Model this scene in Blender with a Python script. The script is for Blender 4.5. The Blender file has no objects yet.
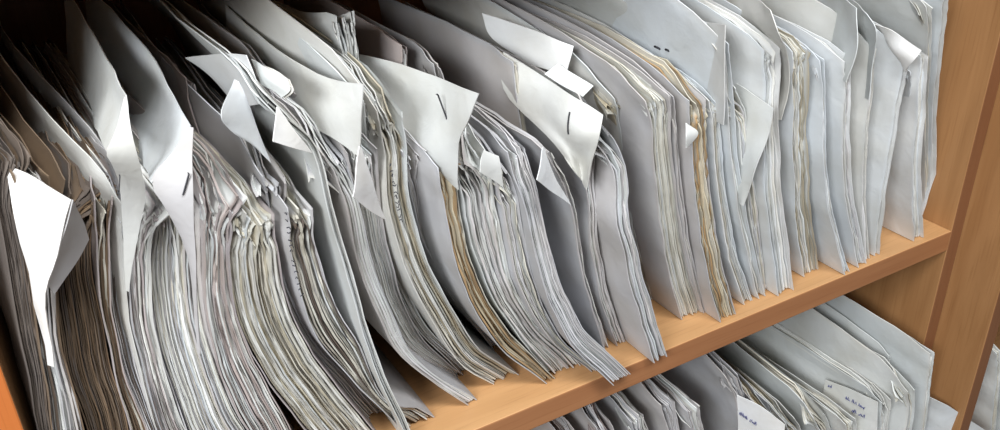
import bpy, math, random
from mathutils import Vector, Matrix, noise
random.seed(7)
S = bpy.context.scene
COL = S.collection

# ------------------------------------------------------------------ camera solve (three vanishing directions)
F = 883.0
vX = Vector((1741, -522, F)).normalized()
vY = Vector((-584, -455, F)); vY = (vY - vX*vX.dot(vY)).normalized()
vU = vX.cross(vY)
CAM = Vector((0.15810959, -0.48155637, 0.48211102))
def ray(px, py):
    d = Vector((px-500, py-215, F)); return Vector((vX.dot(d), vY.dot(d), vU.dot(d)))
def onY(px, py, y):
    d = ray(px, py); return CAM + d*((y-CAM.y)/d.y)
def onX(px, py, x):
    d = ray(px, py); return CAM+d*((x-CAM.x)/d.x)
def qx(px, py, x): return (px, py, onX(px, py, x).y)
def onZ(px, py, z):
    d = ray(px, py); return CAM + d*((z-CAM.z)/d.z)

# ------------------------------------------------------------------ materials
def lin(c):
    return tuple((x/12.92 if x <= .04045 else ((x+.055)/1.055)**2.4) for x in c)
def newmat(name):
    m = bpy.data.materials.new(name); m.use_nodes = True
    nt = m.node_tree; b = nt.nodes['Principled BSDF']
    return m, nt, b
def paper_mat():
    m, nt, b = newmat('aged_paper')
    N, L = nt.nodes, nt.links
    at = N.new('ShaderNodeAttribute'); at.attribute_name = 'tint'
    tc = N.new('ShaderNodeTexCoord')
    n1 = N.new('ShaderNodeTexNoise'); n1.inputs['Scale'].default_value = 22; n1.inputs['Detail'].default_value = 5
    L.new(tc.outputs['Object'], n1.inputs['Vector'])
    cr = N.new('ShaderNodeValToRGB'); cr.color_ramp.elements[0].position = .3; cr.color_ramp.elements[0].color = (.88, .86, .82, 1)
    cr.color_ramp.elements[1].position = .6; cr.color_ramp.elements[1].color = (1, 1, 1, 1)
    L.new(n1.outputs['Fac'], cr.inputs['Fac'])
    mx = N.new('ShaderNodeMix'); mx.data_type = 'RGBA'; mx.blend_type = 'MULTIPLY'; mx.inputs['Factor'].default_value = 1
    L.new(at.outputs['Color'], mx.inputs['A']); L.new(cr.outputs['Color'], mx.inputs['B'])
    L.new(mx.outputs['Result'], b.inputs['Base Color'])
    b.inputs['Roughness'].default_value = .62; b.inputs['Specular IOR Level'].default_value = .25
    n2 = N.new('ShaderNodeTexNoise'); n2.inputs['Scale'].default_value = 60; n2.inputs['Detail'].default_value = 6
    n2.inputs['Distortion'].default_value = .6
    L.new(tc.outputs['Object'], n2.inputs['Vector'])
    bp = N.new('ShaderNodeBump'); bp.inputs['Strength'].default_value = .35; bp.inputs['Distance'].default_value = .002
    L.new(n2.outputs['Fac'], bp.inputs['Height']); L.new(bp.outputs['Normal'], b.inputs['Normal'])
    return m
def wood_mat(name, c1, c2, axis):
    m, nt, b = newmat(name); N, L = nt.nodes, nt.links
    tc = N.new('ShaderNodeTexCoord'); mp = N.new('ShaderNodeMapping')
    sc = [38, 38, 38]; sc[axis] = 3.0
    mp.inputs['Scale'].default_value = sc
    L.new(tc.outputs['Object'], mp.inputs['Vector'])
    n1 = N.new('ShaderNodeTexNoise'); n1.inputs['Scale'].default_value = 1.3; n1.inputs['Detail'].default_value = 8; n1.inputs['Distortion'].default_value = .8
    L.new(mp.outputs['Vector'], n1.inputs['Vector'])
    cr = N.new('ShaderNodeValToRGB')
    cr.color_ramp.elements[0].position = .3; cr.color_ramp.elements[0].color = (*lin(c2), 1)
    cr.color_ramp.elements[1].position = .68; cr.color_ramp.elements[1].color = (*lin(c1), 1)
    L.new(n1.outputs['Fac'], cr.inputs['Fac'])
    mp2 = N.new('ShaderNodeMapping'); s2 = [420, 420, 420]; s2[axis] = 14; mp2.inputs['Scale'].default_value = s2
    L.new(tc.outputs['Object'], mp2.inputs['Vector'])
    n2 = N.new('ShaderNodeTexNoise'); n2.inputs['Scale'].default_value = 1; n2.inputs['Detail'].default_value = 3
    L.new(mp2.outputs['Vector'], n2.inputs['Vector'])
    cr2 = N.new('ShaderNodeValToRGB'); cr2.color_ramp.elements[0].position = .32; cr2.color_ramp.elements[0].color = (.72, .66, .6, 1)
    cr2.color_ramp.elements[1].position = .45; cr2.color_ramp.elements[1].color = (1, 1, 1, 1)
    L.new(n2.outputs['Fac'], cr2.inputs['Fac'])
    mx = N.new('ShaderNodeMix'); mx.data_type = 'RGBA'; mx.blend_type = 'MULTIPLY'; mx.inputs['Factor'].default_value = .4
    L.new(cr.outputs['Color'], mx.inputs['A']); L.new(cr2.outputs['Color'], mx.inputs['B'])
    L.new(mx.outputs['Result'], b.inputs['Base Color'])
    b.inputs['Roughness'].default_value = .42
    return m
def plain(name, c, r=.5, metal=0):
    m, nt, b = newmat(name); N, L = nt.nodes, nt.links
    n = N.new('ShaderNodeTexNoise'); n.inputs['Scale'].default_value = 90
    cr = N.new('ShaderNodeValToRGB')
    cr.color_ramp.elements[0].color = (*[x*.85 for x in lin(c)], 1); cr.color_ramp.elements[1].color = (*lin(c), 1)
    L.new(n.outputs['Fac'], cr.inputs['Fac']); L.new(cr.outputs['Color'], b.inputs['Base Color'])
    b.inputs['Roughness'].default_value = r; b.inputs['Metallic'].default_value = metal
    return m
PAPER = paper_mat()
WOODX = wood_mat('beech_veneer_lit_tone', (.79, .61, .42), (.74, .56, .375), 0)  # lit tone of the shelf top painted into the veneer
WOODE = wood_mat('beech_edge_base_tone', (.65, .45, .30), (.60, .40, .26), 0)  # base wood tone, darker than the tops with light painted in
WOODZ = wood_mat('beech_veneer_upright', (.65, .48, .315), (.58, .415, .26), 2)
WOODL = wood_mat('orange_wood', (.80, .47, .24), (.76, .43, .21), 2)  # more orange tone for the left-hand uprights, faces and edges
WOODD = wood_mat('upright_edge_band', (.52, .35, .235), (.48, .315, .205), 2)
WOODB = wood_mat('back_panel_veneer', (.62, .44, .30), (.52, .36, .24), 2)
STEEL = plain('staple_steel', (.34, .34, .36), .35, .6)
INK = plain('blue_ink', (.22, .25, .55), .6)
DARKINK = plain('dark_ink', (.2, .2, .24), .6)

# ------------------------------------------------------------------ object helpers
def link(name, me, mat, parent=None, mats=None):
    for p in me.polygons: p.use_smooth = True
    me.set_sharp_from_angle(angle=math.radians(50))
    o = bpy.data.objects.new(name, me); COL.objects.link(o)
    for m_ in (mats or [mat]): me.materials.append(m_)
    if parent: o.parent = parent; o.matrix_parent_inverse = Matrix.Translation(-parent.location)
    return o
def empty(name, loc, label, cat, group=None):
    o = bpy.data.objects.new(name, None); COL.objects.link(o); o.location = loc
    o.empty_display_size = .02
    o['label'] = label; o['category'] = cat
    if group: o['group'] = group
    return o

class Sheets:
    """collects slabs (thin closed sheets) into one mesh with a per-vertex tint"""
    def __init__(s): s.v = []; s.f = []; s.c = []
    def slab(s, P, NRM, th, tint, edge=None, edge_cols=1):
        # P[i][j] points, NRM[i][j] normals, th thickness; tint (r,g,b); edge tint on border vertices
        ni, nj = len(P), len(P[0]); b = len(s.v)
        for side in (-.5, .5):
            for i in range(ni):
                for j in range(nj):
                    s.v.append(P[i][j] + NRM[i][j]*(th*side))
                    e = edge and (j < edge_cols or i == ni-1)
                    s.c.append(edge if e else tint)
        n = ni*nj
        A = lambda i, j: b+i*nj+j
        for i in range(ni-1):
            for j in range(nj-1):
                s.f.append((A(i, j), A(i+1, j), A(i+1, j+1), A(i, j+1)))
                s.f.append((n+A(i, j), n+A(i, j+1), n+A(i+1, j+1), n+A(i+1, j)))
        for i in range(ni-1):
            s.f.append((A(i, 0), n+A(i, 0), n+A(i+1, 0), A(i+1, 0)))
            s.f.append((A(i, nj-1), A(i+1, nj-1), n+A(i+1, nj-1), n+A(i, nj-1)))
        for j in range(nj-1):
            s.f.append((A(0, j), A(0, j+1), n+A(0, j+1), n+A(0, j)))
            s.f.append((A(ni-1, j), n+A(ni-1, j), n+A(ni-1, j+1), A(ni-1, j+1)))
    def build(s, name, parent, label=None):
        me = bpy.data.meshes.new(name); me.from_pydata(s.v, [], s.f); me.update()
        a = me.color_attributes.new('tint', 'FLOAT_COLOR', 'POINT')
        flat = []
        for c in s.c: flat += [c[0], c[1], c[2], 1.0]
        a.data.foreach_set('color', flat)
        o = link(name, me, PAPER, parent)
        if label: o['label'] = label
        return o

def bez(pts, t):                     # Catmull-Rom through pts, t in 0..1
    n = len(pts)-1; x = t*n; k = min(int(x), n-1); f = x-k
    p1, p2 = pts[k], pts[k+1]
    p0 = pts[k-1] if k > 0 else p1*2-p2
    p3 = pts[k+2] if k+2 <= n else p2*2-p1
    return .5*((2*p1)+(p2-p0)*f+(2*p0-5*p1+4*p2-p3)*f*f+(3*p1-p0-3*p2+p3)*f**3)
def UF(t): return 1-(1-t)**1.45
def resample(pts, n):
    dense = [bez(pts, k/200) for k in range(201)]
    acc = [0]
    for a, b in zip(dense, dense[1:]): acc.append(acc[-1]+(b-a).length)
    out = []; k = 0
    for i in range(n):
        s = acc[-1]*UF(i/(n-1))
        while k < 199 and acc[k+1] < s: k += 1
        f = (s-acc[k])/max(1e-9, acc[k+1]-acc[k]); out.append(dense[k].lerp(dense[k+1], min(1, max(0, f))))
    return out, acc[-1]

# ------------------------------------------------------------------ paper tints
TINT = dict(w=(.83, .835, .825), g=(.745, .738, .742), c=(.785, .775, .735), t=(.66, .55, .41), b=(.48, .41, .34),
            bl=(.84, .85, .855), y=(.715, .68, .60), d=(.42, .38, .35), p=(.70, .66, .65), W=(.93, .935, .94))  # W: white with the light on front-facing corners painted in
def tj(key, j=.04):
    c = TINT[key] if isinstance(key, str) else key
    k = 1+random.uniform(-j, j); r = random.uniform(-.012, .012)
    return tuple(lin([min(.95, max(.05, c[0]*k+r)), min(.95, c[1]*k), min(.95, c[2]*k-r)]))

NU = 30
VS = [0, .012, .03, .055, .09, .14, .2, .3, .42, .6, .8, 1.0]
FLOORZ = {}
class File:
    def __init__(s, pts, th, col, label, yt=.004, yb=None, depth=.25, base=0.0, hidden=.03, cover='w', back=None, bump=0,
                 curl=1.0, cup=.006, rise=None, crise=None, thb=None, edge=None, swing=None, rough=1.0, group=None, top=.0, n=None, inner=.0):
        s.__dict__.update(locals()); del s.__dict__['s']
        last = pts[-1]
        vis = last[1] < 428
        if yb is None:
            if vis:
                q = onZ(last[0], last[1], base); yb = max(-.018, min(.12, q.y))
            else: yb = hidden
        s.yb = yb
        m = len(pts); P = []
        for k, (x, y) in enumerate(pts):
            t = k/(m-1); P.append(onY(x, y, yt+(yb-yt)*t))
        if not vis:                                   # carry the curve on down to the board, sweeping to the right
            d = (P[-1]-P[-2]).normalized(); q = P[-1].copy()
            st = .02
            while q.z > base+.001 and len(P) < 40:
                d = (d+Vector((bump+.03, 0, 0))).normalized()
                if d.z > -.25: d.z = -.25; d.normalize()
                step = min(st, (q.z-base)/-d.z); q = q+d*step; P.append(q.copy())
        P.reverse()
        s.C, s.L = resample(P, NU)
        s.P3 = P
RIGHT = []
def xat(fl, z):
    C = fl.C
    if z > C[-1].z: return None
    for a, b in zip(C, C[1:]):
        if a.z <= z <= b.z: return a.x+(b.x-a.x)*(z-a.z)/max(1e-9, b.z-a.z)
    return C[0].x

def build_file(fl, others):
    C = fl.C; n_u = NU
    T = []
    for i in range(n_u):
        a, b = C[max(0, i-1)], C[min(n_u-1, i+1)]
        t = Vector((b.x-a.x, 0, b.z-a.z)).normalized(); T.append(t)
    thick = []
    for i in range(n_u):
        lim = (fl.th+((fl.thb or fl.th*1.3)-fl.th)*(1-i/(n_u-1))**1.3)/1000
        for o in others:
            xo = xat(o, C[i].z)
            if xo is not None and xo > C[i].x: lim = min(lim, max(.0025, (xo-C[i].x)*abs(T[i].z)-.001))
        thick.append(lim)
    for _ in range(3): thick = [(thick[max(0, i-1)]+2*thick[i]+thick[min(n_u-1, i+1)])/4 for i in range(n_u)]
    root = empty('paper_file', (C[0].x, max(C[0].y, 0), fl.base), fl.label, 'paper file', fl.group)
    n = fl.n or max(3, int(fl.th/1.05))
    swing = fl.swing if fl.swing is not None else random.uniform(-.012, .008)
    ph = random.uniform(0, 6); c0 = random.uniform(-1, .45); R0 = fl.rise if fl.rise is not None else random.uniform(.016, .036)
    poke = fl.yb < -.007; root_sd = random.uniform(0, 50); fsd = random.uniform(0, 50)
    def leaf(S_, frac, lt, tint, edge, yo, top, depth, tw, curl, cup, wav, rough, start=0.0, rz=0.0, wsd=0.0, drng=.13):
        P, Nn = [], []
        sd = random.uniform(0, 100)
        # offset base points
        base = []
        for i in range(n_u):
            nrm = Vector((T[i].z, 0, -T[i].x)); base.append(C[i]+nrm*(thick[i]*frac))
        # let the foot of the sheet reach the board
        dz = base[0].z-fl.base
        ext = max(-.01, min(.03, dz/max(.3, T[0].z)))
        base[0] = base[0]-T[0]*(ext-start-.0008)
        base[-1] = base[-1]+T[-1]*top
        for i in range(n_u):
            u = UF(i/(n_u-1)); row, rn = [], []
            h = (1-u)*fl.L
            for j, v in enumerate(VS):
                d = v*depth
                x = base[i].x + tw*v*(.25+.75*u) + .0035*wav*math.sin(4*v+ph+2*u)*v
                z = base[i].z
                y = base[i].y + yo + d
                x += .0016*noise.noise(Vector((fsd, u*7, 0)))+.0005*noise.noise(Vector((sd, u*16, 5)))
                x += .0045*noise.noise(Vector((fsd+3, d*13, u*4)))*min(1, d/.04)*min(1, u*3)
                if j <= 1: y += rough*.0022*noise.noise(Vector((sd, u*6, 9)))*(1-j*.6)
                if j == 0:
                    y += rough*.0011*noise.noise(Vector((sd, u*38, 0))) + rough*.0006*random.uniform(-1, 1)
                if i == n_u-1: z += .0012*noise.noise(Vector((sd, d*60, 3)))*rough
                # worn, curled front top corner
                w = max(0, 1-d/.032)*max(0, 1-h/.04)
                if w > 0:
                    w = w**1.4
                    x += curl*w*.011
                    z -= abs(cup)*w*1.0+abs(curl)*.005*w
                    y += abs(curl)*w*.003
                w2 = max(0, 1-d/.08)*max(0, 1-h/.055)
                if w2 > 0:
                    nz = noise.noise(Vector((wsd, d*42, h*34)))+.3*noise.noise(Vector((wsd+9, d*110, h*80)))
                    x += nz*.0048*w2*min(1.3, rough); z += nz*.0018*w2*rough
                sr = 1-(1-min(1, d/drng))**2
                rr = rz*sr*u*u
                rr = min(rr, max(0, fl.base+UP-.008-z))
                z += rr; x -= rr*.75
                # foot of the sheet: never below the board once behind its front edge
                if y > -.002 or not poke: z = max(z, fl.base+.0006)
                # kept inside its own bay, between the uprights
                k_ = (frac-.5)*.0012
                if C[0].x < XR+.06 and C[0].x > XL-.02 and fl not in RIGHT:
                    if y > -.003: x = min(x, XR-.0016+k_)
                    x = max(x, XL+.0016+k_)
                elif fl in RIGHT: x = max(x, X2+.022+k_)
                row.append(Vector((x, y, z))); rn.append(Vector((T[i].z, 0, -T[i].x)))
            P.append(row); Nn.append(rn)
        S_.slab(P, Nn, lt, tint, edge)
    frac_k = lambda q: q*.09
    # covers
    S_ = Sheets()
    et = tj(fl.cover, .02)
    leaf(S_, 0.0, .0008, tj(fl.cover, .02), et, -.002*random.random(), .004+fl.top, fl.depth+.01, swing, fl.curl*(.4*c0-.1), fl.cup*.6, 1, .6, rz=R0+(fl.crise if fl.crise is not None else random.uniform(.004, .034)), wsd=root_sd, drng=.17)
    S_.build('front_cover', root)
    S_ = Sheets(); k = 0; f = .04
    ws = [random.uniform(.5, 1.7) for _ in range(n)]; tot = sum(ws); acc = 0
    for k in range(n):
        lt = ws[k]/tot; f = (acc+lt/2); acc += lt
        f = .04+f*.92
        tth = max(.00035, lt*(fl.th/1000)*.88)
        mid = sum(thick)/len(thick)/(fl.th/1000)
        tth *= min(1, mid*1.05)
        c = fl.col
        if isinstance(c, list): c = random.choice(c)
        base_t = tj(c, .07)
        e = fl.edge or c
        if isinstance(e, list): e = random.choice(e)
        et = tj(e, .12)
        leaf(S_, f, tth, base_t, et, fl.inner+random.gauss(.002, .001*fl.rough), random.uniform(-.008, .003),
             fl.depth-random.uniform(0, .01), swing+random.uniform(-.002, .002), fl.curl*(c0+random.gauss(0, .28)),
             fl.cup*random.uniform(.5, 1.4), 1, fl.rough, start=random.uniform(0, .004), rz=R0+random.uniform(-.006, .003), wsd=root_sd+frac_k(k))
    S_.build('page_stack', root)
    S_ = Sheets()
    leaf(S_, 1.0, .0008, tj(fl.back or fl.cover, .03), None, random.uniform(-.002, .003), random.uniform(-.006, .003), fl.depth+.01, swing,
         fl.curl*(.5*c0+.1), fl.cup*.6, 1, .6, rz=R0+random.uniform(-.004, .004), wsd=root_sd+2)
    S_.build('back_cover', root)
    fl.root = root
    return root

def patch(name, rows, col, parent, stack=1, step=(.0015, 0, -.0006), nu=14, nv=14, th=.0007, label=None, wr=.0008, cols=None):
    """a sheet through a net of control points (px, py, Y depth)"""
    G = [[onY(*p) for p in r] for r in rows]
    S_ = Sheets()
    for s in range(stack):
        off = Vector(step)*s
        R_ = [[bez(r, j/(nv-1)) for j in range(nv)] for r in G]
        P = []
        for i in range(nu):
            P.append([bez([r[j] for r in R_], i/(nu-1)) for j in range(nv)])
        sd = random.uniform(0, 90)
        for i in range(nu):
            for j in range(nv):
                q = P[i][j]; P[i][j] = q+off+Vector((noise.noise(q*38+Vector((sd, 0, 0))), noise.noise(q*38+Vector((0, sd, 0))), 0))*wr*2
        Nn = []
        for i in range(nu):
            rr = []
            for j in range(nv):
                a = P[min(nu-1, i+1)][j]-P[max(0, i-1)][j]; b = P[i][min(nv-1, j+1)]-P[i][max(0, j-1)]
                q = a.cross(b); q = q.normalized() if q.length > 1e-12 else Vector((1, 0, 0))
                rr.append(q)
            Nn.append(rr)
        c = (cols[s % len(cols)] if cols else col)
        S_.slab(P, Nn, th, tj(c, .03))
    o = S_.build(name, parent, label)
    def at(u, v):
        p = bez([bez(r, u) for r in G], v); e = .01
        a = bez([bez(r, min(1, u+e)) for r in G], v)-bez([bez(r, max(0, u-e)) for r in G], v)
        b = bez([bez(r, u) for r in G], min(1, v+e))-bez([bez(r, u) for r in G], max(0, v-e))
        q = a.cross(b).normalized()
        if q.dot(Vector((-1, -1, .5))) < 0: q = -q
        return p+q*.0016
    SURF[o.name] = at; LAST[0] = o
    return o
SURF = {}; LAST = [None]
def tubes(name, lines, r, mat, parent):
    vs, fs = [], []
    for pts in lines:
        b = len(vs); n = 5
        for i, p in enumerate(pts):
            d = (pts[min(len(pts)-1, i+1)]-pts[max(0, i-1)]).normalized()
            s1 = d.orthogonal().normalized(); s2 = d.cross(s1)
            for k in range(n): vs.append(p+(s1*math.cos(k*1.2566)+s2*math.sin(k*1.2566))*r)
        for q in range(len(pts)-1):
            for k in range(n): fs.append((b+q*n+k, b+q*n+(k+1) % n, b+(q+1)*n+(k+1) % n, b+(q+1)*n+k))
    me = bpy.data.meshes.new(name); me.from_pydata(vs, [], fs); me.update()
    return link(name, me, mat, parent)
def words(o, u0, v0, nch, du=.016, h=.03, slope=0.0, mat=None, r=.00035):
    at = SURF[o.name]; lines = []; rr = random.Random(int(u0*1000+v0*77))
    k = 0
    while k < nch:
        m = rr.randint(3, 5); ln = []
        for q in range(m*3):
            t = (k+q/3)*du
            ln.append(at(min(1, u0+t+rr.uniform(-.2, .2)*du), min(1, max(0, v0+slope*t+(-h if q % 2 else 0)*rr.uniform(.3, 1)))))
        lines.append(ln); k += m+1
    return tubes('handwriting', lines, r, mat or INK, o)

def staple(parent, a, b, y, name='staple', r=.0005, mat=None, proud=.0015):
    A, B = onY(*a, y-proud), onY(*b, y-proud)
    if LAST[0] and LAST[0].parent == parent: parent = LAST[0]
    d = (B-A); n = 8
    vs, fs = [], []
    s1 = d.cross(Vector((0, 1, 0))).normalized(); s2 = d.cross(s1).normalized()
    pts = [A+Vector((0, .002, 0)), A, B, B+Vector((0, .002, 0))]
    for p in pts:
        for k in range(n):
            t = 2*math.pi*k/n; vs.append(p+(s1*math.cos(t)+s2*math.sin(t))*r)
    for q in range(3):
        for k in range(n): fs.append((q*n+k, q*n+(k+1) % n, (q+1)*n+(k+1) % n, (q+1)*n+k))
    fs.append(tuple(range(n))[::-1]); fs.append(tuple(range(3*n, 4*n)))
    me = bpy.data.meshes.new(name); me.from_pydata(vs, [], fs); me.update()
    return link(name, me, mat or STEEL, parent)

def box(name, lo, hi, mats, parent=None, bev=.0012, front=None):
    x0, y0, z0 = lo; x1, y1, z1 = hi
    vs = [(x0, y0, z0), (x1, y0, z0), (x1, y1, z0), (x0, y1, z0), (x0, y0, z1), (x1, y0, z1), (x1, y1, z1), (x0, y1, z1)]
    fs = [(0, 3, 2, 1), (4, 5, 6, 7), (0, 1, 5, 4), (1, 2, 6, 5), (2, 3, 7, 6), (3, 0, 4, 7)]
    me = bpy.data.meshes.new(name); me.from_pydata(vs, [], fs); me.update()
    o = bpy.data.objects.new(name, me); COL.objects.link(o)
    for m_ in mats: me.materials.append(m_)
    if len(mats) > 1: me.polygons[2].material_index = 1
    if parent: o.parent = parent; o.matrix_parent_inverse = Matrix.Translation(-parent.location)
    md = o.modifiers.new('bevel', 'BEVEL'); md.width = bev; md.segments = 2; md.limit_method = 'ANGLE'
    return o

# ------------------------------------------------------------------ the shelving
FZ = -1.05; TOPZ = .95; XR = 1.0; XL = .112
LOW = -.405                       # top of the lower shelf
UP = .388                         # underside of the shelf above
case = empty('shelving_unit', (XL, 0, FZ), 'open wooden shelving unit holding the two long rows of paper files', 'shelving unit')
box('side_panel', (XR, 0, FZ), (XR+.02, .37, TOPZ), [WOODZ, WOODD], case)
box('side_panel', (XL-.02, 0, FZ), (XL, .37, TOPZ), [WOODZ, WOODL], case)
case0 = empty('shelving_unit', (XL-.041, 0, FZ), 'orange-brown wooden upright of the unit at the lower left edge', 'shelving unit')
box('side_panel', (XL-.041, 0, FZ), (XL-.021, .37, TOPZ), [WOODL, WOODL], case0)
box('side_panel', (XL-.80, 0, FZ), (XL-.78, .37, TOPZ), [WOODL, WOODL], case0)
for zz in (FZ+.06, LOW-.025, UP): box('shelf', (XL-.78, .002, zz), (XL-.041, .36, zz+.025), [WOODX, WOODE], case0)
box('top_panel', (XL-.80, 0, TOPZ), (XL-.0215, .37, TOPZ+.025), [WOODX, WOODE], case0)
box('back_panel', (XL-.80, .371, FZ), (XL-.0215, .377, TOPZ), [WOODB], case0, bev=.0005)
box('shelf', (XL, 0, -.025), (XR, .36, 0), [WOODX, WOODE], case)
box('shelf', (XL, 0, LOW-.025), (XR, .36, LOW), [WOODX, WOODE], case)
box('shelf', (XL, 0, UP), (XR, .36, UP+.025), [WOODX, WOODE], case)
box('shelf', (XL, 0, FZ+.06), (XR, .36, FZ+.085), [WOODX, WOODE], case)
box('plinth', (XL, .03, FZ), (XR, .05, FZ+.06), [WOODX, WOODE], case)
box('top_panel', (XL-.02, 0, TOPZ), (XR+.02, .37, TOPZ+.025), [WOODX, WOODE], case)
box('back_panel', (XL-.02, .371, FZ), (XR+.02, .377, TOPZ), [WOODB], case, bev=.0005)
X2 = XR+.021; YF = -.056
case2 = empty('shelving_unit', (X2, 0, FZ), 'second wooden shelving unit standing forward at the right edge', 'shelving unit')
box('side_panel', (X2, YF, FZ), (X2+.02, .34, TOPZ), [WOODZ, WOODD], case2)
box('side_panel', (X2+.80, YF, FZ), (X2+.82, .34, TOPZ), [WOODZ, WOODD], case2)
box('shelf', (X2+.02, YF, LOW-.045), (X2+.80, .33, LOW-.02), [WOODX, WOODE], case2)
box('shelf', (X2+.02, YF, -.045), (X2+.80, .33, -.02), [WOODX, WOODE], case2)
box('shelf', (X2+.02, YF, FZ+.06), (X2+.80, .33, FZ+.085), [WOODX, WOODE], case2)
box('top_panel', (X2, YF, TOPZ), (X2+.82, .34, TOPZ+.025), [WOODX, WOODE], case2)
box('back_panel', (X2, .341, FZ), (X2+.82, .347, TOPZ), [WOODB], case2, bev=.0005)

fl = box('floor', (-2.5, -3.2, FZ-.05), (3.5, .9, FZ), [plain('grey_floor', (.55, .52, .48), .5)]); fl['kind'] = 'structure'
wl = box('wall_back', (-2.5, .5, FZ), (3.5, .6, 1.75), [plain('cream_wall', (.80, .78, .74), .9)]); wl['kind'] = 'structure'

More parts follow.
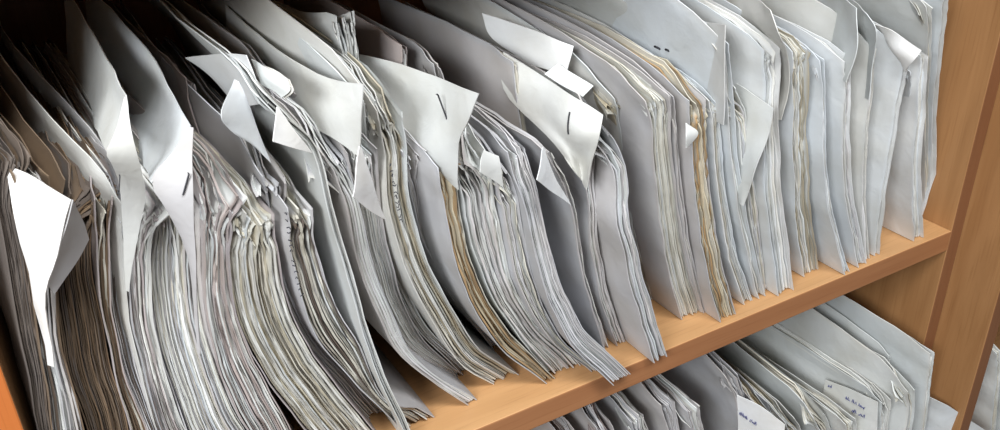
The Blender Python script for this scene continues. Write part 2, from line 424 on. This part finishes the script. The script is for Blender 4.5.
# ------------------------------------------------------------------ files of the main shelf, left to right
D = dict
MAIN = [
 File([(-8,150),(-2,215),(14,300),(27,370),(38,430)], 15, ['d','b','d'], 'thin paper file, tinted dark as shade, at far left beside orange wooden upright', hidden=.01, curl=.4, cover='d', edge='d', bump=.0, rise=.03),  # shade at the far left painted into pages and cover
 File([(12,175),(18,215),(28,270),(41,350),(52,430)], 15, ['g','b','d'], 'far-left paper file whose white cover corner folds over in a big triangle', hidden=.01, cover='b', back='b', edge=['w','g','d'], curl=.3, crise=.005),  # brown cover and dark pages carry painted shade as well
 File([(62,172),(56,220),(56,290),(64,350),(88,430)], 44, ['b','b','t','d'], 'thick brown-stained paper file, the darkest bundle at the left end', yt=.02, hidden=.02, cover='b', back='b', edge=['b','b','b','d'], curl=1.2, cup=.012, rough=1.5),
 File([(100,196),(97,280),(110,350),(130,430)], 8, ['c','b'], 'thin whitish file right against the thick brown-stained file', hidden=.02, curl=1, cover='p', rise=.0, crise=.0),
 File([(110,185),(108,280),(122,360),(148,430)], 14, ['g','d','g'], 'slim dark-grey-edged file under the curled white cover corner', hidden=.02, cover='g', edge=['g','d','g'], yt=.02, crise=.0, rise=.002),
 File([(127,198),(122,250),(129,320),(148,400),(158,430)], 26, ['g','w','p'], 'light file with crumpled scroll-like top below a curled white corner', hidden=.02, cover='w', edge=['w','p','g'], curl=1.2, cup=.009, rough=1.2),
 File([(153,200),(149,280),(162,360),(188,430)], 42, ['g','bl','c'], 'thick grey-green file of fine even pages under a stapled white wedge', yt=.012, hidden=.02, cover='g', edge=['g','bl','c','w'], rough=.8),
 File([(209,188),(205,250),(206,310),(224,380),(248,430)], 20, ['p','g','w'], 'pinkish-grey file right of the stapled white wedge, crumpled at its top', hidden=.02, cover='p', edge=['p','p','w'], curl=1.3, cup=.012, rough=1.3),
 File([(232,205),(229,265),(240,325),(266,380),(305,430)], 34, ['c','c','y'], 'thick cream file with rolled page tops and wavy cream edges', thb=38, hidden=.02, cover='p', edge=['c','c','y','w'], curl=1.5, cup=.012, rough=1.5),
 File([(270,172),(270,205),(276,262),(292,318),(318,360),(370,420)], 10, ['g','c','w'], 'thin file with dark handwriting marks along its page edges', thb=26, hidden=.03, cover='g', edge=['g','w'], rough=1.3),
 File([(288,200),(291,255),(304,310),(333,360),(385,412),(400,429)], 13, ['c','c','g'], 'cream-grey file with chewed, crumpled spine top beside a big smooth cover', thb=30, hidden=.03, cover='g', edge=['c','c','w','d'], curl=1.2, rough=1.8, cup=.012),
 File([(262,95),(290,125),(312,152),(325,200),(337,241),(352,297),(372,360),(402,430)], 3, ['w','g'], 'tall smooth grey cover sweeping to the bottom edge, a white folded triangle at its top', thb=5, yt=-.005, hidden=.012, cover='w', n=3, curl=.2, bump=-.02, rough=.4, rise=.018, crise=.004),
 File([(332,152),(346,200),(356,255),(376,310),(404,358),(468,406)], 10, ['w','g'], 'grey file of fanned sheets ending lowest at the shelf front edge', thb=26, cover='g', edge=['w','g'], rough=.5),
 File([(352,150),(357,200),(370,263),(388,312),(412,350),(458,376)], 30, ['w','w','g'], 'neat file of fine white sheets below the white pointed flap', thb=36, cover='g', edge=['w','w','g'], rough=.5),
 File([(368,100),(370,150),(376,210),(390,270),(415,325),(462,374)], 13, ['w','c'], 'white file with small dark writing along its upper page edges', yt=.01, cover='w', edge=['w','w','g']),
 File([(381,104),(384,150),(388,210),(404,266),(428,316),(459,362),(494,384)], 15, ['w','c'], 'file with a torn cream-brown spine strip and pale rounded bottom tip', cover='w', edge=['y','w','w','c'], curl=1.0, cup=.01, rough=1.7),
 File([(404,152),(412,200),(424,240),(448,290),(494,350)], 13, ['w','g'], 'grey-white file of dark-lined sheets between two brown-edged files', thb=24, cover='g', edge=['w','g','g'], rough=.6, yt=.012),
 File([(440,165),(443,205),(452,250),(469,300),(500,347),(546,383)], 11, ['t','t','y'], 'file with an orange-brown spine edge curving down to the shelf', cover='g', back='c', edge=['t','t','y'], rough=1.6, curl=1.0),
 File([(462,150),(464,210),(479,265),(505,318),(552,376)], 22, ['w','g','w'], 'bulky white file below the large stapled grey flap', cover='w', edge=['w','g','w'], rough=1.5, curl=1.2, cup=.01),
 File([(500,162),(503,200),(509,240),(519,285),(548,336),(592,372)], 14, ['g','w'], 'white file with rough chipped page edges left of the bright triangle corner', cover='g', edge=['w','g','c'], rough=1.8, curl=1.2, cup=.01),
 File([(510,150),(520,190),(531,240),(547,296),(574,347),(613,385)], 13, ['w','w','g'], 'file of clean fine sheets whose feet stick out past the shelf edge', cover='g', edge=['w','g'], rough=.7, rise=.016, crise=.0),
 File([(545,150),(568,198),(576,240),(587,296),(605,351)], 4, ['w','g'], 'slim smooth grey file topped by a bright white triangle corner', cover='g', n=3, curl=.2, yt=-.003, rise=.014, crise=0),
 File([(594,120),(589,160),(588,200),(592,250),(602,300),(617,347)], 7, ['w','g'], 'slim file under the stapled white cover that narrows to a point', cover='g', edge=['w','g'], yt=.01, rise=.012, crise=0),
 File([(603,128),(611,160),(615,190),(619,236),(640,318),(654,363)], 11, ['g','w','w'], 'white file with inky lines on its edges, its foot poking past the shelf front', cover='g', edge=['w','w','g'], rough=1.3, curl=1.3, cup=.01),
 File([(618,92),(622,150),(630,210),(641,305)], 18, ['y','c','w'], 'yellowed crumpled file set back behind the inky-lined white file', yt=.03, cover='w', edge=['y','c','c'], curl=1.4, cup=.012, rough=1.5),
 File([(650,99),(654,160),(660,220),(668,270),(682,320)], 17, ['c','w'], 'file with a rounded grey cover corner and even cream-white pages', cover='g', edge=['w','c'], rough=.7, yt=0.0),
 File([(672,95),(676,160),(684,230),(694,280),(704,313)], 3, ['g','w'], 'thin plain grey file right of the rounded grey cover corner', cover='g', n=3, curl=.3),
 File([(688,96),(692,160),(698,220),(706,270),(720,322)], 15, ['y','c','c'], 'yellow-brown edged file with a small white torn corner sticking out', cover='g', edge=['y','c','t'], rough=2.0, curl=1.4, cup=.012),
 File([(712,100),(714,150),(720,210),(730,260),(744,305)], 8, ['w','bl'], 'narrow bluish-white file right of the yellow-brown edged file', cover='bl', edge=['w','c'], yt=.01),
 File([(724,40),(725,100),(733,180),(746,250),(758,298)], 6, ['bl','w'], 'tall narrow file with a broad grey sheet rising above its neighbours', cover='bl', edge=['w','bl'], curl=.3),
 File([(737,84),(740,150),(752,230),(764,292)], 10, ['c','w'], 'white file with tightly rolled brownish page tops', cover='w', edge=['c','w','g'], curl=1.5, cup=.01, yt=.006, rough=1.4),
 File([(766,50),(764,110),(764,170),(769,230),(778,296)], 15, ['w','bl','w'], 'square-cut white block of pages with a sharp foot near the shelf edge', cover='bl', edge=['w','w','bl'], curl=.6, rough=.8),
 File([(794,52),(793,110),(793,170),(797,230),(804,277)], 16, ['c','w','c'], 'cream file with dark-streaked edges under the big curling sheet', cover='bl', edge=['c','c','w','y'], curl=.9, rough=1.6),
 File([(822,60),(822,120),(824,180),(834,235),(845,275)], 6, ['w','bl'], 'smooth pale-blue file with a squared top corner', cover='bl', n=4, curl=.4),
 File([(846,60),(842,110),(842,170),(849,225),(858,267)], 9, ['bl','w'], 'white file with dark lines near its foot, behind the stapled sheet', cover='bl', edge=['w','g','bl'], curl=.5),
 File([(872,45),(868,100),(862,160),(862,210),(865,262)], 6, ['W','w'], 'broad smooth white file marked with a small blue ink scribble', cover='w', n=5, curl=.5),
 File([(905,55),(898,90),(888,150),(878,210),(874,256)], 5, ['w','w'], 'white file leaning left under a bright ragged curled corner', cover='bl', n=4, curl=.4, yt=-.004, swing=-.004),
 File([(912,70),(906,120),(900,170),(898,217)], 5, ['w','bl'], 'short narrow white file tucked behind the leaning white file', cover='bl', n=4, curl=.5),
 File([(919,55),(915,120),(910,180),(913,241)], 11, ['w','w','bl'], 'white block of sheets standing nearest the shelf end, lowest at front', cover='bl', edge=['w','bl'], curl=.6, rough=.5),
 File([(928,6),(926,70),(924,130),(925,214)], 5, ['w','c'], 'narrow white file with a crumpled cream top near the right upright', cover='w', n=5, curl=1),
 File([(944,-12),(937,60),(931,120),(931,213)], 5, ['w','g'], 'rightmost upper-row file, its edge against the brown upright', cover='bl', n=4, curl=.3, depth=.22),
]
for i, f_ in enumerate(MAIN): build_file(f_, MAIN[i+1:i+5])

# ------------------------------------------------------------------ sheets, folded corners and flaps that belong to single files
M_ = [f_.root for f_ in MAIN]
# white folded cover of the second file
patch('folded_corner', [[(5,165,.01),(38,179,-.005),(72,200,-.025)], [(13,205,0),(38,213,-.01),(66,225,-.024)], [(24,250,0),(36,255,-.01),(54,262,-.02)],
      [(34,300,0),(40,302,-.008),(46,304,-.012)], [(48,365,.0),(51,366,-.003),(54,367,-.004)]], 'W', M_[1])
patch('folded_corner', [[(72,200,-.025),(81,215,-.01),(88,240,.0)], [(62,238,-.022),(68,246,-.01),(76,262,-.003)], [(48,285,-.016),(50,288,-.012),(53,294,-.01)]], 'g', M_[1])  # turned-away half of the white corner, its shade put into a grey tint
# curled cover over the light file
patch('curled_cover', [[(65,-12,.2),(100,45,.09),(125,95,.0)], [(68,40,.19),(98,85,.085),(127,116,-.006)], [(72,90,.18),(94,125,.075),(108,151,-.02)]], 'w', M_[5])
patch('folded_flap', [[(124,97,-.001),(127,100,-.002)], [(117,128,-.012),(131,130,-.014)], [(107,151,-.021),(136,152,-.018)], [(113,166,-.018),(141,170,-.014)], [(120,190,-.01),(145,196,-.006)], [(123,235,-.006),(137,240,-.005)], [(126,290,-.004),(129,292,-.004)]], 'w', M_[5], wr=.0004)
staple(M_[5], (120,176), (119,192), -.016, r=.0003)
# stapled wedge
patch('curled_cover', [[(85,-15,.22),(140,40,.1),(170,92,.04),(192,125,-.004)], [(90,50,.2),(138,100,.1),(163,130,.03),(179,146,-.012)], [(100,110,.18),(132,152,.08),(145,170,.02),(151,182,-.022)]], 'bl', M_[6])
fw = patch('folded_flap', [[(189,127,-.005),(193,128,-.006)], [(170,156,-.014),(193,165,-.024)], [(151,182,-.022),(193,200,-.028)], [(172,218,-.02),(195,240,-.024)],
      [(190,265,-.014),(197,290,-.016)], [(198,352,-.004),(201,354,-.004)]], 'g', M_[6], wr=.0004)
staple(M_[6], (189,174), (183,195), -.026)
# tall file at the back left of centre
# sheets by the left centre
patch('protruding_sheet', [[(185,58,.09),(220,54,.05),(248,55,.02)], [(215,80,.08),(235,80,.045),(256,78,.015)], [(235,105,.07),(250,105,.04),(266,104,.01)]], 'bl', M_[9])
patch('protruding_sheet', [[(234,80,.012),(239,82,.01)], [(222,112,-.006),(252,114,.006)], [(228,129,-.004),(261,138,.005)], [(252,143,.004),(272,163,.004)]], 'bl', M_[9])
patch('protruding_sheet', [[(250,60,.03),(270,68,.01),(289,79,-.004)], [(256,72,.025),(272,80,.004),(291,90,-.01)], [(262,84,.02),(276,90,.004),(284,97,-.004)]], 'w', M_[10], stack=2, step=(.0016, .001, -.001), wr=.0016)
patch('folded_corner', [[(277,107,-.012),(279,108,-.012)], [(275,126,-.018),(295,130,-.012)], [(273,142,-.02),(312,153,-.008)]], 'W', M_[11], label='bright white folded triangle')
patch('curled_cover', [[(225,5,.17),(272,46,.08),(325,77,.015),(363,84,-.022)], [(230,45,.17),(280,82,.08),(325,108,.012),(362,118,-.022)], [(240,85,.16),(285,115,.08),(330,136,.01),(359,157,-.016)]], 'w', M_[13])
patch('folded_corner', [[(360,145,-.016),(362,147,-.016)], [(355,172,-.026),(373,186,-.014)], [(351,197,-.028),(385,220,-.008)]], 'W', M_[13], label='bright white pointed flap')
patch('curled_cover', [[(345,52,.1),(394,62,.05),(440,79,.008),(479,94,-.035)], [(350,90,.1),(396,102,.05),(438,112,.008),(469,121,-.026)], [(362,130,.1),(404,140,.04),(436,153,.006),(459,148,-.012)],
      [(440,168,.012),(446,176,.008),(452,184,.003),(459,190,-.004)]], 'w', M_[18])
staple(M_[18], (438,95), (447,119), -.001, r=.0006)
patch('folded_corner', [[(484,150,.0),(498,156,.0)], [(481,160,-.006),(500,170,-.002)], [(480,172,-.008),(503,187,0)]], 'w', M_[19])
patch('folded_corner', [[(543,147,-.008),(545,149,-.008)], [(540,164,-.02),(556,178,-.012)], [(536,180,-.024),(571,205,-.006)]], 'W', M_[21], label='bright white triangle corner')
patch('curled_cover', [[qx(503,52,.484),qx(545,78,.497),(580,100,.006),(603,115,-.012)], [qx(505,92,.482),qx(546,115,.494),(575,132,.0),(600,133,-.016)], [qx(552,142,.494),qx(568,152,.498),(580,160,.008),(594,158,-.01)],
      [(573,168,.004),(578,176,.004),(582,182,.006),(586,190,-.002)]], 'w', M_[22])
at_ = SURF[LAST[0].name]; tubes('staple', [[at_(.60, .16+k*.03) for k in range(8)]], .0006, STEEL, LAST[0])
patch('folded_corner', [[(686,123,-.004),(687,124,-.004)], [(686,135,-.012),(698,133,-.006)], [(686,148,-.01),(688,147,-.008)]], 'W', M_[27], wr=.0002)
patch('protruding_sheet', [[(640,5,.11),(690,19,.05),(725,25,-.004)], [(645,50,.11),(690,62,.05),(725,72,-.004)], [(655,100,.1),(695,112,.05),(725,125,-.002)]], 'bl', M_[29])
patch('leaning_sheet', [[(715,74,.06),(745,88,.02),(773,108,-.012)], [(720,115,.05),(745,128,.015),(766,142,-.012)], [(732,165,.03),(742,172,.01),(754,172,-.008)], [(740,203,.006),(742,205,.002),(744,206,0)]], 'w', M_[30])
patch('curled_cover', [[(690,-30,.14),(745,-8,.05),(771,10,-.004)], [(700,0,.13),(743,18,.05),(779,34,-.014)], [(720,40,.1),(762,46,.04),(788,58,-.002)], [(755,75,.05),(775,85,.025),(789,88,.002)], [(770,120,.02),(777,120,.012),(782,120,.006)]], 'w', M_[32])
patch('stapled_sheet', [[(790,-35,.12),(825,-18,.06),(856,8,.0)], [(790,5,.12),(822,22,.06),(858,45,-.008)], [(800,45,.1),(825,60,.05),(846,83,-.003)]], 'w', M_[34])
staple(M_[34], (825,41), (829,43), .045); staple(M_[34], (836,51), (840,53), .03)
patch('curled_cover', [[(825,-15,.1),(850,-2,.04),(868,14,.0)], [(830,8,.09),(852,20,.03),(876,30,-.012)], [(842,25,.07),(858,35,.03),(874,60,-.006)], [(850,90,.04),(860,95,.02),(869,100,-.002)]], 'w', M_[35])
words(bpy.data.objects[list(SURF)[-1]], .3, .72, 3, du=.1, h=.12, slope=-.3, r=.0005)
patch('curled_corner', [[(874,24,.025),(893,31,.0),(919,50,-.022)], [(884,42,.02),(894,48,.0),(913,61,-.02)], [(897,56,.005),(902,60,.0),(907,72,-.01)]], 'W', M_[36], wr=.002, label='bright ragged curled corner')

# ------------------------------------------------------------------ taller / set-back files whose tops show above the front row
BACK = [
 (File([(339,13),(343,50),(345,90),(352,150)], 10, ['w','w'], 'tall squared white file rising above the row left of centre', yt=.05, yb=.055, depth=.18, cover='w', n=8, curl=.4, swing=-.03, rise=-.03, crise=.0), None),
]
# ------------------------------------------------------------------ lower shelf
def LF(pts, th, col, label, **k):
    k.setdefault('base', LOW); k.setdefault('yb', .03); k.setdefault('cover', 'g')
    pts = list(pts)
    f_ = File.__new__(File)
    yt = k.pop('yt', .03); yb = k.pop('yb')
    d_ = dict(depth=.27, base=LOW, hidden=.03, cover='g', back=None, bump=0, curl=.9, cup=.006, rise=None, crise=None, thb=None, edge=None, swing=None, rough=1.0, group=None, top=.0, n=None, inner=0.0)
    d_.update(k); f_.__dict__.update(d_); f_.th = th; f_.col = col; f_.label = label; f_.pts = pts; f_.yb = 0
    P = [onY(x, y, yt) for x, y in pts]
    q = P[-1]; slope = (P[-1].x-P[0].x)/max(.02, (P[0].z-P[-1].z))
    slope = max(-.1, min(.22, slope))
    while q.z > LOW+.001:
        st = min(.06, q.z-LOW); q = q+Vector((slope*st+.003, 0, -st)); P.append(q.copy())
    P.reverse(); f_.C, f_.L = resample(P, NU)
    return f_
LOWER = [
 LF([(575,448),(580,470)], 15, ['g','p'], 'dim grey file, leftmost of the lower row, top just in view', depth=.25),
 LF([(600,426),(606,450)], 15, ['g','p'], 'second file from the left of the lower row, dim and round-cornered', depth=.25),
 LF([(634,420),(641,450)], 14, ['g','w'], 'lower-row file with a rounded grey corner left of the ragged white top'),
 LF([(664,404),(670,440)], 12, ['g','g'], 'plain dim lower-row file between the rounded grey corner and the ragged top'),
 LF([(690,410),(694,440)], 12, ['w','g'], 'lower-row file with ragged white top sheets left of the pinched corner', curl=1.3),
 LF([(732,377),(738,410),(742,430)], 12, ['g','g'], 'lower-row grey file with a pinched crumpled corner', curl=1.2),
 LF([(762,408),(768,440)], 12, ['y','w'], 'lower-row file with a bright white handwritten sheet beside greenish edges', curl=.5),
 LF([(790,420),(795,450)], 12, ['y','w'], 'yellowish lower-row file right of the bright white handwritten sheet', curl=1.0, yt=.01, cover='w'),
 LF([(818,414),(822,440)], 12, ['w','c'], 'lower-row file with loose white leaf tips in the middle of the row', curl=1.3, yt=.0, cover='w'),
 LF([(848,424),(850,450)], 13, ['w','c'], 'lower-row white file just left of the cover bearing blue handwriting', curl=1.0, yt=-.022, cover='w', rise=.004, crise=0),
 LF([(882,402),(879,432)], 15, ['w','w'], 'lower-row file whose pale cover sheet bears blue handwriting', curl=.6, cover='w', yt=-.03, rise=0, crise=0, swing=0),
 LF([(912,388),(905,430)], 10, ['w','c'], 'lower-row white file with rounded curled tops beside the last file', curl=1.2, cover='w', yt=-.04),
 LF([(891,354),(884,430)], 4, ['w','w'], 'lower-row file with a squared white corner standing above its neighbours', curl=.4, cover='w', n=3, yt=.005, rise=.01),
 LF([(931,354),(922,430)], 6, ['c','w'], 'last file of the lower row, tallest, beside the brown upright', curl=.8, swing=-.03, yt=-.034, depth=.28, rise=.004, cover='w'),
]
for i, f_ in enumerate(LOWER): build_file(f_, LOWER[i+1:i+3])
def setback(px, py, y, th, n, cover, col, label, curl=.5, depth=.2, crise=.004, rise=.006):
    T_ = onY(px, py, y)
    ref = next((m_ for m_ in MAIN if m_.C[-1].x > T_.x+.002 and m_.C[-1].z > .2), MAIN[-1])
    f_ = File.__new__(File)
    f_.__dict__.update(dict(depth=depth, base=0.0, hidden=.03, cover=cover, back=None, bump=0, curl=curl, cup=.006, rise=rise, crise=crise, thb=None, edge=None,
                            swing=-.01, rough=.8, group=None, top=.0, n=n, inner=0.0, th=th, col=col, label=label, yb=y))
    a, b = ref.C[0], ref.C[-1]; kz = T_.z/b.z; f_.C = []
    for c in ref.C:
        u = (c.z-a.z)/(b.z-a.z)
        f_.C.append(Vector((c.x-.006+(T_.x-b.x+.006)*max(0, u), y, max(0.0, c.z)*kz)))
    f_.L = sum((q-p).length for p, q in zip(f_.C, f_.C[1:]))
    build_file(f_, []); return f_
SB = [
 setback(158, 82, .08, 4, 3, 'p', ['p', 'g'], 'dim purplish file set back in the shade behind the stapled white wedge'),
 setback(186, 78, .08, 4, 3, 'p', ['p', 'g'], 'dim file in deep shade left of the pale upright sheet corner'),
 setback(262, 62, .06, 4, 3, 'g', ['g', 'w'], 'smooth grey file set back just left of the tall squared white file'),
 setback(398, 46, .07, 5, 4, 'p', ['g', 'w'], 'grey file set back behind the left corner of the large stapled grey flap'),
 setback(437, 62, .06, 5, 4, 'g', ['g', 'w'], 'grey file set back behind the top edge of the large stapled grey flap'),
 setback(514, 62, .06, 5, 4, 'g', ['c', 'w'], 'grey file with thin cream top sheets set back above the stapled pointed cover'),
 setback(561, 42, .075, 4, 3, 'g', ['w', 'w'], 'set-back file with a bright white folded sheet lying over its top', rise=.002, crise=.0),
 setback(691, 50, .045, 5, 4, 'g', ['w', 'c'], 'grey file with a rounded corner and two dark staples, set back right of centre', rise=.004, crise=.002),
]
patch('folded_sheet', [[(482,13,.115),(533,30,.08),(573,46,.052)], [(492,36,.115),(537,48,.08),(569,61,.05)], [(525,62,.1),(550,70,.07),(566,76,.052)]], 'W', SB[6].root)
patch('folded_corner', [[(558,64,.052),(575,75,.045),(593,86,.036)], [(545,74,.056),(562,86,.048),(582,97,.04)]], 'W', SB[6].root)
staple(SB[7].root, (656,47), (660,49), .07, r=.0009); staple(SB[7].root, (667,50), (671,52), .06, r=.0009)
for f_, _ in BACK: build_file(f_, [MAIN[15]])
wl_ = [f for f in LOWER if 'bears blue handwriting' in f.label][0]
def fp(px, py): return (px, py, onX(px, py, .885).y)
ws_ = patch('written_sheet', [[fp(826, 380), fp(850, 389), fp(878, 402)], [fp(822, 400), fp(848, 410), fp(877, 425)], [fp(820, 425), fp(846, 436), fp(875, 450)]], 'w', wl_.root, wr=.0003)
print('WS', [fp(826, 380), fp(822, 400), fp(878, 402)], [f.C[-1] for f in LOWER])
words(ws_, .08, .12, 4, du=.03, h=.08); words(ws_, .45, .26, 9, du=.03, h=.08, slope=.1); words(ws_, .58, .48, 8, du=.03, h=.08); words(ws_, .08, .52, 8, du=.03, h=.08); words(ws_, .3, .78, 8, du=.03, h=.08)
w2_ = [f for f in LOWER if 'bright white handwritten sheet beside' in f.label][0]
ws2 = patch('written_sheet', [[(737,395,.03),(760,406,.005),(785,425,-.02)], [(738,415,.03),(760,424,.005),(784,440,-.02)], [(738,440,.03),(760,445,.005),(782,460,-.02)]], 'W', w2_.root, wr=.0004)
words(ws2, .05, .45, 7, du=.04, h=.1, slope=.3)
def edge_marks(f, z0, z1, n, frac=.5):
    lines = []; rr = random.Random(n)
    for k in range(n):
        z = z0+(z1-z0)*k/n+rr.uniform(-.001, .001); x = xat(f, z)+f.th/1000*frac
        a = Vector((x, f.C[-1].y-.0022, z)); w = rr.uniform(.001, .0028)
        lines.append([a, a+Vector((w*.6, 0, rr.uniform(-.0015, .0015))), a+Vector((w, 0, rr.uniform(-.002, .002)))])
    tubes('edge_writing', lines, .0004, DARKINK, f.root)
edge_marks(MAIN[9], .17, .235, 14); edge_marks(MAIN[14], .20, .245, 12)

# ------------------------------------------------------------------ files of the right-hand unit
R2 = [
 LF([(998,352),(990,430)], 8, ['w','c'], 'white file in the right-hand unit, nearest its brown upright', yt=-.04, curl=1.3, cover='w', base=LOW-.02),
 LF([(1012,372),(1004,430)], 10, ['w','g'], 'second file in the right-hand unit with curled leaf tips', yt=-.04, curl=1.3, cover='w', base=LOW-.02),
 LF([(1030,380),(1022,430)], 10, ['w','g'], 'third file in the right-hand unit, cut by the picture edge', yt=-.04, curl=1.3, cover='w', base=LOW-.02),
]
RIGHT.extend(R2)
for f_ in R2: build_file(f_, [])
patch('protruding_sheet', [[(905,386,.02),(925,395,-.02),(952,408,-.045),(990,434,-.06)], [(903,405,.02),(924,412,-.02),(950,425,-.045),(982,445,-.06)], [(900,440,.02),(920,446,-.02),(945,455,-.045),(972,470,-.06)]], 'bl', LOWER[-1].root, label='pale bluish sheet jutting forward')

# ------------------------------------------------------------------ light
def area(name, loc, target, size, sizey, e, c=(1, 1, 1)):
    l = bpy.data.lights.new(name, 'AREA'); l.shape = 'RECTANGLE'; l.size = size; l.size_y = sizey; l.energy = e; l.color = c
    o = bpy.data.objects.new(name, l); COL.objects.link(o); o.location = loc
    o.rotation_euler = (Vector(target)-Vector(loc)).to_track_quat('-Z', 'Y').to_euler()
    return o
area('ceiling_tube_light', (.25, -.95, 1.75), (.55, 0, .1), 1.3, .4, 33, (.965, .985, 1.0))
area('ceiling_tube_light', (-1.15, -1.2, 1.15), (.6, 0, .1), .9, .5, 36, (.94, .975, 1.0))
W = bpy.data.worlds.new('room_air'); S.world = W; W.use_nodes = True
W.node_tree.nodes['Background'].inputs[0].default_value = (.80, .76, .82, 1)
W.node_tree.nodes['Background'].inputs[1].default_value = .085

# ------------------------------------------------------------------ camera
cd = bpy.data.cameras.new('camera'); cam = bpy.data.objects.new('camera', cd); COL.objects.link(cam)
cd.sensor_width = 36; cd.sensor_fit = 'HORIZONTAL'; cd.lens = F/1000*36; cd.clip_start = .01
r = Vector((vX.x, vY.x, vU.x)); dn = Vector((vX.y, vY.y, vU.y)); fw_ = Vector((vX.z, vY.z, vU.z))
m = Matrix((r, -dn, -fw_)).transposed().to_4x4(); m.translation = CAM
cam.matrix_world = m
S.camera = cam
vs = S.view_settings; vs.view_transform = 'Standard'; vs.look = 'None'; vs.gamma = 1; vs.use_curve_mapping = False; vs.exposure = 0.40
